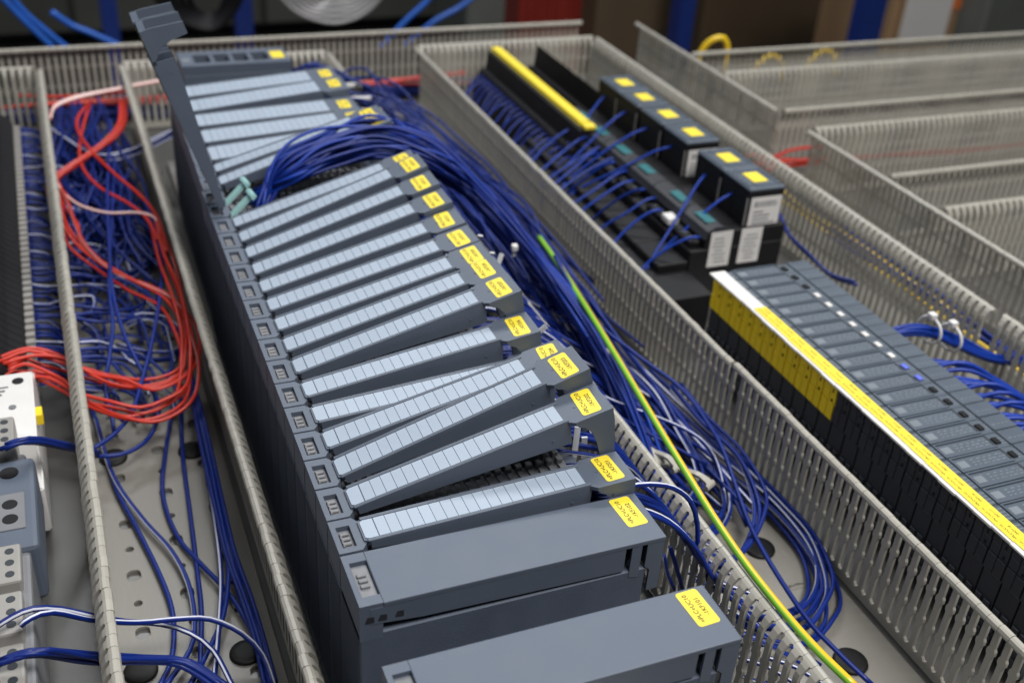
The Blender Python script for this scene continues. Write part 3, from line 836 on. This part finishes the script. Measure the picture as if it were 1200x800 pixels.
UP = [
    (px((146, 118, 66), (145, 142, 62), (133, 160, 58), (112, 177, 54), (88, 192, 50), (66, 210, 46), (60, 224, 44)), 5, 4, 'red wire of the flat bundle slanting across the far left duct'),
    (px((106, 120, 60), (92, 138, 58), (92, 155, 56), (108, 178, 54), (135, 205, 52), (162, 228, 52), (180, 248, 54), (189, 268, 56), (195, 296, 55)), 2, 2, 'red wire curling down the far left duct towards the sagging loop'),
    (px((108, 118, 58), (100, 142, 55), (94, 172, 52), (98, 198, 48), (118, 220, 46), (150, 238, 48), (172, 256, 52), (186, 282, 54)), 1, 1, 'lower red wire curling down the far left duct beneath another'),
    (px((66, 205, 50), (72, 222, 50), (92, 240, 50), (125, 250, 50), (160, 250, 52), (182, 256, 55), (190, 275, 55)), 1, 1, 'red and white wire sweeping low across the far left duct'),
    (px((58, 140, 70), (64, 126, 70), (90, 115, 70), (135, 106, 70), (175, 98, 66), (215, 92, 60)), 3, 2, 'pale red wire lying across the far end of the left duct'),
    (px((20, 112, 30), (60, 114, 34), (100, 112, 36), (150, 108, 36)), 2, 2, 'red wire behind the fingers at the far left corner'),
]
for ui, (path, cnt, s, lab) in enumerate(UP):
    for k in range(cnt):
        pts = jitter(path, s, 200 + ui * 9 + k)
        if ui in (3, 4): wire('red_white_wire', pts, 1.45, ['red', 'pink'], lab, 'wire', 'red strands %d' % ui if cnt > 1 else None, 9, (0, 1), .0)
        else: plain('red_wire', pts, 1.45, 'red', lab, 'red strands %d' % ui if cnt > 1 else None)
# blue wires from the terminal strip into the left duct
for k in range(84):
    sd = random.Random(500 + k)
    y = 330 + k * 6.1
    z = sd.uniform(10, 34)
    far = sd.uniform(-96, -40)
    run = sd.choice((-1, -1, 1)) * sd.uniform(20, 120)
    yy = lambda d: max(y + d, 305 + k * .9)
    pts = [(-135, y, 38), (-122, yy(sd.uniform(-2, 2)), 36 + sd.uniform(-2, 2)), (-106, yy(sd.uniform(-4, 4)), z + 4), (-88, yy(sd.uniform(-7, 7)), z), ((far - 88) / 2, yy(run * .08 + sd.uniform(-8, 8)), z * .85), (far - 6, yy(run * .2), z * .7), (far + 3, yy(run * .5), z * .6 + 2), (far + 4, yy(run), z * .5 + 2)]
    if k % 5 == 0: striped('striped_wire', pts, 1.3, 'blue and white wire leaving the black terminal strip for the left duct', 'striped wires from the terminal strip')
    else: plain('blue_wire', pts, 1.35, 'blue', 'blue wire leaving the black terminal strip for the left duct', 'blue wires from the terminal strip')
def left_fn(sd, k):
    y0 = sd.uniform(660, 880); x = sd.uniform(-98, -30); z = sd.uniform(5, 44) * min(1, (y0 - 380) / 250)+4
    return [(x + sd.uniform(-6, 6), y0 + 60, z), (x, y0, z + sd.uniform(-4, 6)), (x + sd.uniform(-18, 18), y0 - 60, z * .9), (max(-98, min(-28, x + sd.uniform(-36, 36))), y0 - 130, z * .75 + 2), (max(-98, min(-28, x + sd.uniform(-44, 44))), y0 - 190, z * .5 + 3)]
tangle('wire_tangle', 'dense mat of dark blue wires covering the far floor of the left duct', 85, left_fn, 1.45, 'blue', 9)
# pale crossing bundle from the left duct under the upright door
for k in range(7):
    pts = jitter(px((62, 150, 44), (80, 163, 46), (105, 178, 46), (130, 184, 46), (160, 176, 48), (190, 162, 56), (215, 150, 64)), 4, 700 + k)
    striped('striped_wire', pts, 1.5, 'pale blue and white wire crossing under the upright door into the left duct', 'pale wires crossing the left duct', base='blue', tw=.01)
# single long blue wires over the left duct
LONG = [
    (px((110, 534, 24), (128, 534, 24), (152, 529, 22), (175, 512, 22), (186, 482, 26), (182, 462, 30), (169, 440, 36), (150, 402, 42), (141, 378, 44), (132, 340, 46), (128, 290, 48), (126, 220, 50), (130, 140, 52)), 'long dark blue wire crossing over the red loop and curling back at the wall'),
    (px((108, 526, 28), (132, 510, 28), (154, 484, 32), (168, 440, 40), (178, 400, 42), (187, 350, 42), (190, 300, 40), (180, 262, 40), (168, 235, 40)), 'long dark blue wire crossing its neighbour above the red loop'),
    (px((134, 508, 10), (130, 482, 20), (123, 452, 34), (128, 420, 42), (132, 380, 44), (128, 330, 46), (131, 260, 46), (135, 150, 46)), 'dark blue wire dropping straight over the red loop to the floor'),
    (px((205, 462, 8), (194, 530, 6), (191, 580, 6), (208, 628, 6), (235, 660, 7), (264, 690, 8), (286, 722, 8), (305, 762, 8), (322, 806, 8)), 'plain blue wire curving across the floor of the near left duct'),
    (px((212, 466, 7), (214, 530, 6), (224, 610, 6), (232, 676, 6), (236, 720, 7), (234, 800, 8)), 'plain blue wire running straight along the floor of the near left duct'),
]
for pts, lab in LONG: plain('blue_wire', pts, 1.55, 'blue', lab, None)
STRP = [
    (px((105, 470, 6), (120, 520, 6), (136, 572, 6), (160, 618, 6), (183, 664, 6), (199, 704, 6), (204, 738, 6), (200, 776, 7), (185, 806, 8)), 'outer striped wire bending along the floor of the near left duct'),
    (px((112, 490, 9), (132, 556, 8), (166, 606, 8), (200, 644, 8), (220, 682, 8), (228, 726, 8), (222, 762, 8), (190, 808, 8)), 'inner striped wire bending along the floor of the near left duct'),
    (px((228, 460, 12), (240, 540, 12), (252, 610, 12), (259, 672, 12), (257, 730, 10), (250, 806, 9)), 'striped wire hugging the right wall of the near left duct'),
    (px((234, 470, 16), (248, 545, 16), (262, 600, 16), (268, 660, 14), (262, 720, 10), (240, 770, 8), (220, 806, 8)), 'striped wire next to the one hugging the left duct wall'),
    (px((-6, 735, 82), (15, 722, 84), (38, 713, 84), (70, 713, 76), (112, 722, 60), (150, 728, 40), (190, 731, 30), (222, 741, 22), (250, 762, 16), (274, 806, 12)), 'upper striped wire bowing from the lower left terminals into the duct'),
    (px((24, 733, 80), (36, 724, 82), (62, 717, 78), (110, 726, 60), (160, 729, 44), (206, 725, 36), (246, 725, 30), (284, 742, 22), (308, 768, 14), (322, 806, 10)), 'second striped wire bowing from the lower left terminals into the duct'),
]
for pts, lab in STRP: striped('striped_wire', pts, 1.55, lab, None, tw=.0)
for k in range(7):
    pts = jitter(px((222, 440, 26), (240, 520, 24), (256, 590, 20), (270, 650, 16), (288, 705, 12), (304, 750, 10), (318, 806, 10)), 3.4, 820 + k)
    plain('blue_wire', pts, 1.5, 'blue', 'blue wire in the bunch against the right wall of the left duct', 'blue wires against the left duct wall')
for k in range(4):
    pts = jitter(px((0, 778, 80), (20, 770, 82), (50, 765, 80), (115, 772, 50), (170, 774, 30), (215, 778, 20), (262, 806, 12)), 3.5, 840 + k)
    plain('blue_wire', pts, 1.55, 'blue', 'blue wire bowing from the lowest left terminals into the duct', 'blue wires from the lowest terminals')
for k in range(4):
    pts = jitter(px((4, 524, 84), (20, 518, 86), (45, 516, 80), (90, 525, 50), (112, 531, 28)), 2.6, 860 + k)
    plain('blue_wire', pts, 1.5, 'blue', 'blue wire leaving the terminals below the white circuit breaker', 'blue wires below the circuit breaker')
for k in range(4):
    pts = jitter(px((140, 378, 20), (160, 372, 22), (185, 374, 22), (205, 388, 22), (212, 402, 20), (196, 416, 16), (165, 418, 12), (130, 408, 10)), 4, 880 + k)
    striped('striped_wire', pts, 1.3, 'pale striped wire looping on the floor beneath the red wires', 'pale loops beneath the red wires', tw=.02)

# -- relay side
for k, (a, b) in enumerate((((712, 110), (650, 190)), ((735, 130), (655, 205)), ((760, 150), (662, 215)), ((787, 172), (672, 225)), ((720, 190), (655, 235)), ((755, 222), (690, 262)),
                            ((826, 205), (760, 310)), ((860, 226), (770, 300)), ((820, 278), (755, 312)), ((700, 178), (640, 225)), ((690, 160), (630, 205)), ((676, 150), (622, 190)), ((735, 200), (662, 246)), ((742, 212), (676, 252)), ((728, 184), (648, 230)), ((768, 232), (704, 268)), ((714, 170), (638, 214)), ((775, 246), (720, 284)))):
    p0, p1 = at(a[0], a[1], 100 if k < 8 else 74), at(b[0], b[1], 46)
    mid = (p0 + p1) / 2 + Vector((-2, -3 + (k % 3) * 3, 3))
    plain('blue_wire', [p0, p0 + (mid - p0) * .35 + Vector((0, 0, 3)), mid, p1, p1 + Vector((-8, -10, -8))], 1.25, 'blue2', 'blue wire reaching up to the black relay sockets', 'blue wires to the relay sockets')
for k in range(21):
    sd = random.Random(1300 + k); y = 585 + k * 13
    plain('blue_wire', [(393, y, 58), (382, y - 2, 56), (366, y - 8 + sd.uniform(-6, 6), 40 + sd.uniform(-6, 8)), (350, y - 16 + sd.uniform(-10, 10), 24 + sd.uniform(-8, 10)), (330, y - 26, 18)], 1.4, 'blue', 'blue wire leaving the black terminal row with the yellow strip', 'blue wires from the black terminal row')
for k in range(3):
    pts = jitter(px((912, 248, 60), (925, 275, 50), (950, 300, 40), (975, 322, 36), (1003, 331, 40)), 3, 1400 + k)
    plain('blue_wire', pts, 1.5, 'blue', 'blue wire hanging behind the relays against the duct fingers', 'blue wires behind the relays')
# -- bundles leaving the slim modules to the right
for k in range(11):
    pts = jitter([(455, 172, 60), (472, 170, 74), (500, 165, 76), (528, 158, 64), (556, 148, 52), (590, 142, 46)], 4.5, 1500 + k)
    plain('blue_wire', pts, 1.7, 'blue2', 'blue wire in the tied bundle leaving the slim modules', 'tied blue bundle on the right')
for k in range(22):
    sd = random.Random(1600 + k); y0 = 128 - k * 6
    pts = [(452, y0, 58), (466, y0 + 2, 74), (490, y0 - 6, 78 + sd.uniform(-5, 5)), (520, y0 - 20 + sd.uniform(-6, 6), 64), (552, y0 - 44, 46), (590, y0 - 70, 36)]
    plain('blue_wire', pts, 1.7, 'blue2', 'blue wire fanning out of the slim modules towards the right edge', 'blue wires fanning to the right edge')
for k, c in enumerate(((503, 165, 75), (521, 160, 68))):
    bm = bmesh.new()
    pts = [Vector(c) + Vector((2 * math.sin(a * .5), 11.5 * math.cos(a), 10.5 * math.sin(a))) for a in [2 * math.pi * q / 14 for q in range(15)]]
    tube(bm, pts, 1.2, 6, step=4)
    t = thing('cable_tie', ('farther' if k == 0 else 'nearer') .replace('farther', 'left').replace('nearer', 'right') + ' white cable tie round the blue bundle right of the slim modules', 'cable tie', (0, 0, 0), 0, 'ties round the right-hand bundle')
    obj('strap', bm, 'white', t)
    bm = bmesh.new(); box(bm, c[0] - 3, c[0] + 3, c[1] - 3, c[1] + 3, c[2] + 10.5, c[2] + 15, .6); obj('head', bm, 'white', t)

# coloured wires seen through the side ducts
def side_fn(y, z, x0, x1):
    def fn(sd, k):
        yy = y + sd.uniform(-18, 18); zz = z + sd.uniform(-14, 14)
        return [(x0 + (x1 - x0) * j / 5, yy + sd.uniform(-6, 6), zz + sd.uniform(-4, 4)) for j in range(6)]
    return fn
tangle('wire_tangle', 'red wires lying inside the middle side duct on the right', 2, side_fn(582, 22, 600, 1120), 1.7, 'red', 21)
tangle('wire_tangle', 'red wires crossing the corner of the duct behind the relays', 4, side_fn(585, 22, 600, 720), 1.8, 'red', 22)
def along(x, z, y0, y1):
    def fn(sd, k):
        xx = x + sd.uniform(-20, 20); zz = z + sd.uniform(-10, 14)
        return [(xx + sd.uniform(-6, 6), y0 + (y1 - y0) * j / 6, zz + sd.uniform(-5, 5)) for j in range(7)]
    return fn
tangle('wire_tangle', 'yellow wires inside the duct behind the slim modules', 2, along(604, 14, 60, 560), 1.5, 'gy_y', 23)
tangle('wire_tangle', 'blue wires inside the duct behind the slim modules', 7, along(616, 14, 20, 420), 1.5, 'blue', 24)
tangle('wire_tangle', 'blue wires inside the crossing duct at the far end', 24, lambda sd, k: [(-420 + j * 170, 940 + sd.uniform(-18, 18), sd.uniform(5, 22)) for j in range(6)], 1.8, 'blue', 25)
tangle('wire_tangle', 'red wires inside the crossing duct at the far end', 5, lambda sd, k: [(-420 + j * 165, 930 + sd.uniform(-10, 10), 28 + sd.uniform(-6, 6)) for j in range(6)], 1.8, 'red', 26)
for k, p in enumerate(((838, 66), (905, 62), (968, 56))):
    q = at(p[0], p[1], 60); h = (84, 56, 56)[k]
    bm = bmesh.new(); tube(bm, [(q.x - 26, q.y + 6, 20), (q.x - 20, q.y + 4, h - 18), (q.x - 6, q.y - 2, h), (q.x + 12, q.y - 4, h - 6), (q.x + 20, q.y - 6, 20)], 4.2, 8)
    tag(obj('yellow_wire', bm, 'gy_y'), '%s of three yellow wires looped over the farthest side duct' % ('leftmost', 'middle', 'rightmost')[k], 'wire', 'yellow loops on the side duct')

# ================================================================== CABLE TIES ON THE RACK
def tie(x, y, z, rz, tilt, label, h=16):
    t = thing('cable_tie', label, 'cable tie', (x, y, z), rz, 'pale cable ties on the rack')
    bm = bmesh.new(); box(bm, -2.4, 2.4, -2.4, 2.4, 0, 5.0, .6); box(bm, -1, 1, -1.2, .4, 4.9, 5.15); obj('head', bm, 'white', t)
    bm = bmesh.new(); prism(bm, [(-1.4, -6), (1.4, -6), (1.4, h * .1), (-1.4, h * .1)], 'y', -.5, .5); obj('strap', bm, 'tie', t)
    t.rotation_euler = (tilt, 0, rz)
def tail(p, q, label):
    bm = bmesh.new()
    a, b = Vector(p), Vector(q)
    d = (b - a).normalized(); sdv = d.cross(Vector((0.3, 1, 0.2))).normalized() * 1.7; nn = d.cross(sdv).normalized() * .55
    vs = [bm.verts.new(c + s * sdv + t_ * nn) for c in (a, b) for s, t_ in ((-1, -1), (1, -1), (1, 1), (-1, 1))]
    bm.faces.new(vs[:4]); bm.faces.new(vs[4:])
    for k in range(4): bm.faces.new((vs[k], vs[(k + 1) % 4], vs[4 + (k + 1) % 4], vs[4 + k]))
    tag(obj('cable_tie_tail', bm, 'tie'), label, 'cable tie', 'cut cable tie tails on the rack')
def atY(x, y, Y):
    d = RM @ Vector(((x - 600) / FPX, -(y - 400) / FPX, -1.0))
    return CP + d * ((Y - CP.y) / d.y)
for (qx, qy, Y, lab) in ((603, 289, -97, 'white cable tie head just behind the half-raised door'), (712, 412, -70, 'white cable tie head behind the sticker ending 203'), (701, 560, 24, 'white cable tie head standing beside the nearest closed label door'),
                         (497, 203, -140, 'white cable tie head beside the second farthest sticker of the even run'), (541, 271, -112, 'white cable tie head beside the middle sticker of the even run')):
    p = atY(qx, qy, Y) if Y > 0 else at(qx, qy, -Y); tie(p.x, p.y, p.z - 3, rnd.uniform(-.4, .4), rnd.uniform(-.15, .15), lab)
for a, b, lab in ((((578, 325, 118), (588, 297, 134)), None, 'grey tie tail slanting up in front of the half-raised door'), (((630, 418, 112), (629, 388, 136)), None, 'upright grey tie tail between two raised doors'),
                  (((612, 405, 118), (640, 382, 132)), None, 'slanting grey tie tail crossing the upright one'), (((672, 540, 104), (677, 500, 126)), None, 'grey tie tail under the door with sticker 202'),
                  (((684, 536, 102), (685, 512, 118)), None, 'second grey tie tail under the door with sticker 202'), (((555, 285, 138), (563, 276, 152)), None, 'short tie tail behind the even run of stickers'), (((568, 306, 132), (577, 296, 148)), None, 'nearest short tie tail behind the even run of stickers'),
                  (((694, 560, 124), (697, 548, 134)), None, 'stub of tie beside the closed label door')):
    tail(at(*a[0]), at(*a[1]), lab)
# broken-off duct fingers lying by the duct
for k in range(4):
    p = at(712 + k * 11, 462 + k * 12, 60)
    o = put('duct_offcut', FINGER, None, (p.x - 10, p.y + 6, 34 + (k % 2) * 3), (math.radians(18), math.radians(72), math.radians(-60 + k * 4)))
    tag(o, 'broken grey duct finger lying in the middle duct beside the earth wire', 'duct offcut', 'broken duct fingers')

# ================================================================== WORKSHOP BEHIND
def far_x(qx, Y): return atY(qx, 15, Y).x
def carton(label, q0, q1, Y, top, depth, m, paper=None, tape=None):
    x0, x1 = far_x(q0, Y), far_x(q1, Y)
    t = thing('cardboard_box', label, 'box', (x0, Y, -740))
    bm = bmesh.new(); box(bm, 0, x1 - x0, 0, depth, 0, top + 740, 8); obj('body', bm, m, t)
    bm = bmesh.new(); box(bm, -2, x1 - x0 + 2, -4, depth * .48, top + 740.5, top + 746, 2); obj('flap', bm, m, t)
    bm = bmesh.new(); box(bm, -2, x1 - x0 + 2, depth * .52, depth + 4, top + 740.5, top + 746, 2); obj('flap', bm, m, t)
    if tape:
        bm = bmesh.new(); box(bm, (x1 - x0) * .3, (x1 - x0) * .8, -2.5, -.5, 640 + top, 730 + top); obj('printed_panel', bm, tape, t)
    if paper:
        a, b, c, d = paper
        bm = bmesh.new(); box(bm, (x1 - x0) * a, (x1 - x0) * b, -3.5, -.8, top + 740 - c, top + 740 - d); obj('paper', bm, 'paper', t)
    return t
def upright(label, q, Y, wd, m, top=400):
    x = far_x(q, Y)
    t = thing('shelf_post', label, 'shelf post', (x, Y, -740), 0, 'posts of the racking behind the panel')
    bm = bmesh.new()
    prism(bm, [(-wd / 2, 0), (wd / 2, 0), (wd / 2, 50), (wd / 2 - 12, 50), (wd / 2 - 12, 10), (-wd / 2 + 12, 10), (-wd / 2 + 12, 50), (-wd / 2, 50)], 'z', 8, 740 + top); obj('post', bm, m, t)
    bm = bmesh.new(); box(bm, -wd, wd, -30, 90, 0, 8, 2); obj('foot_plate', bm, m, t)
carton('cardboard box with orange print and white paper in the top right background', 1048, 1158, 2000, -150, 320, 'cardboard', (.10, .58, 190, 60), 'orange')
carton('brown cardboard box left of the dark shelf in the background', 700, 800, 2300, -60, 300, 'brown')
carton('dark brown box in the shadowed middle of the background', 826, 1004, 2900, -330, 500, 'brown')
carton('grey-green box at the far right top corner', 1156, 1260, 1900, -120, 300, 'greybox')
carton('pale grey box beside the red crate in the background', 548, 606, 2500, -210, 300, 'greybox')
upright('blue steel racking post left of the cardboard box', 1026, 1850, 62, 'bluesteel')
upright('blue steel racking post beside the side ducts', 806, 2150, 44, 'bluesteel')
upright('thin blue steel racking post in the left background', 128, 2600, 40, 'bluesteel')
upright('thin blue steel racking post behind the grey cable coil', 286, 2600, 46, 'bluesteel')
# red crate
x0, x1 = far_x(608, 2400), far_x(702, 2400)
t = thing('red_crate', 'dark red plastic crate in the background beyond the far duct', 'crate', (x0, 2400, -740))
bm = bmesh.new(); box(bm, 0, x1 - x0, 0, 12, 0, 560); box(bm, 0, x1 - x0, 288, 300, 0, 560); box(bm, 0, 12, 12.1, 287.9, 0, 560); box(bm, x1 - x0 - 12, x1 - x0, 12.1, 287.9, 0, 560); obj('walls', bm, 'redbox', t)
for k in range(4):
    bm = bmesh.new(); box(bm, (x1 - x0) * (.1 + k * .26), (x1 - x0) * (.1 + k * .26) + 14, -8, -.2, 20, 540, 2); obj('rib', bm, 'redbox', t)
bm = bmesh.new(); box(bm, -12, x1 - x0 + 12, -14, 314, 560.2, 585, 4); obj('rim', bm, 'redbox', t)
# low dark shelf
x0, x1 = far_x(800, 3300), far_x(1300, 3300)
t = thing('dark_shelving', 'dark shelving unit in the shadowed background on the right', 'shelf', (x0, 3300, -740))
for k in range(3):
    bm = bmesh.new(); box(bm, 0, x1 - x0, 0, 500, 40 + k * 300, 62 + k * 300, 3); obj('shelf_board', bm, 'dark_shelf', t)
bm = bmesh.new(); box(bm, 0, x1 - x0, 480, 500, 0, 700); obj('back_panel', bm, 'dark_shelf', t)
x0, x1 = far_x(-40, 3600), far_x(600, 3600)
t = thing('dark_cabinet', 'long dark cabinet in the left background behind the cables', 'cabinet', (x0, 3600, -740))
bm = bmesh.new(); box(bm, 0, x1 - x0, 0, 500, 60, 520, 6); obj('body', bm, 'dark_shelf', t)
for k in range(6):
    w6 = (x1 - x0) / 6
    bm = bmesh.new(); box(bm, k * w6 + 8, (k + 1) * w6 - 8, -12, -.5, 70, 510, 4); d6 = obj('door', bm, 'floor', t)
    bm = bmesh.new(); box(bm, k * w6 + w6 - 40, k * w6 + w6 - 28, -30, -12.2, 280, 380, 2); obj('handle', bm, 'steel', d6)
# cables behind the panel
def far_path(pts, Y): return [atY(x, y, Y + dy) for x, y, dy in pts]
for k in range(6):
    o = k * 8.0
    plain('grey_cable', far_path(((312 + o * .8, -28, 0), (328 + o, -4, 10), (352 + o * .7, 17 - o * .3, 20), (388, 27 - o * .9, 25), (420 - o * .3, 20 - o * .6, 20), (444 - o * .6, 0 - o * .3, 10), (456 - o * .6, -28, 0)), 1560 + k * 12), 3.8, 'greycable', 'grey cable in the coil hanging at the top of the picture', 'grey cable coil')
for k, (p, lab) in enumerate(((((-20, -26), (12, 8), (34, 30), (62, 56)), 'bright blue cable at the top left corner, leftmost'), (((-6, -30), (24, 10), (48, 32), (80, 58)), 'bright blue cable at the top left corner, right of another'),
                              (((60, 14), (84, 30), (104, 38), (140, 54)), 'bright blue cable lying low behind the far duct at left'), (((446, 56), (474, 26), (500, 2), (516, -20)), 'bright blue cable slanting up right of the grey coil'),
                              (((474, 54), (508, 26), (540, 8), (570, -16)), 'second bright blue cable slanting up right of the grey coil'))):
    plain('blue_cable', far_path([(x, y, 0) for x, y in p], 1500 + k * 15), 5.0, 'bluecable', lab, None)
for k in range(5):
    sd = random.Random(77 + k)
    plain('black_cable', far_path([(170 + k * 12, -30, 0), (188 + k * 9, 4, 20), (215 + k * 6, 26 - k * 2, 30), (250, 34 - k * 4, 30), (276 - k * 4, 10, 20), (290 - k * 4, -30, 0)], 1700 + k * 12), 6.0, 'black', 'black cable looping behind the far duct at upper left', 'black cables looping in the background')
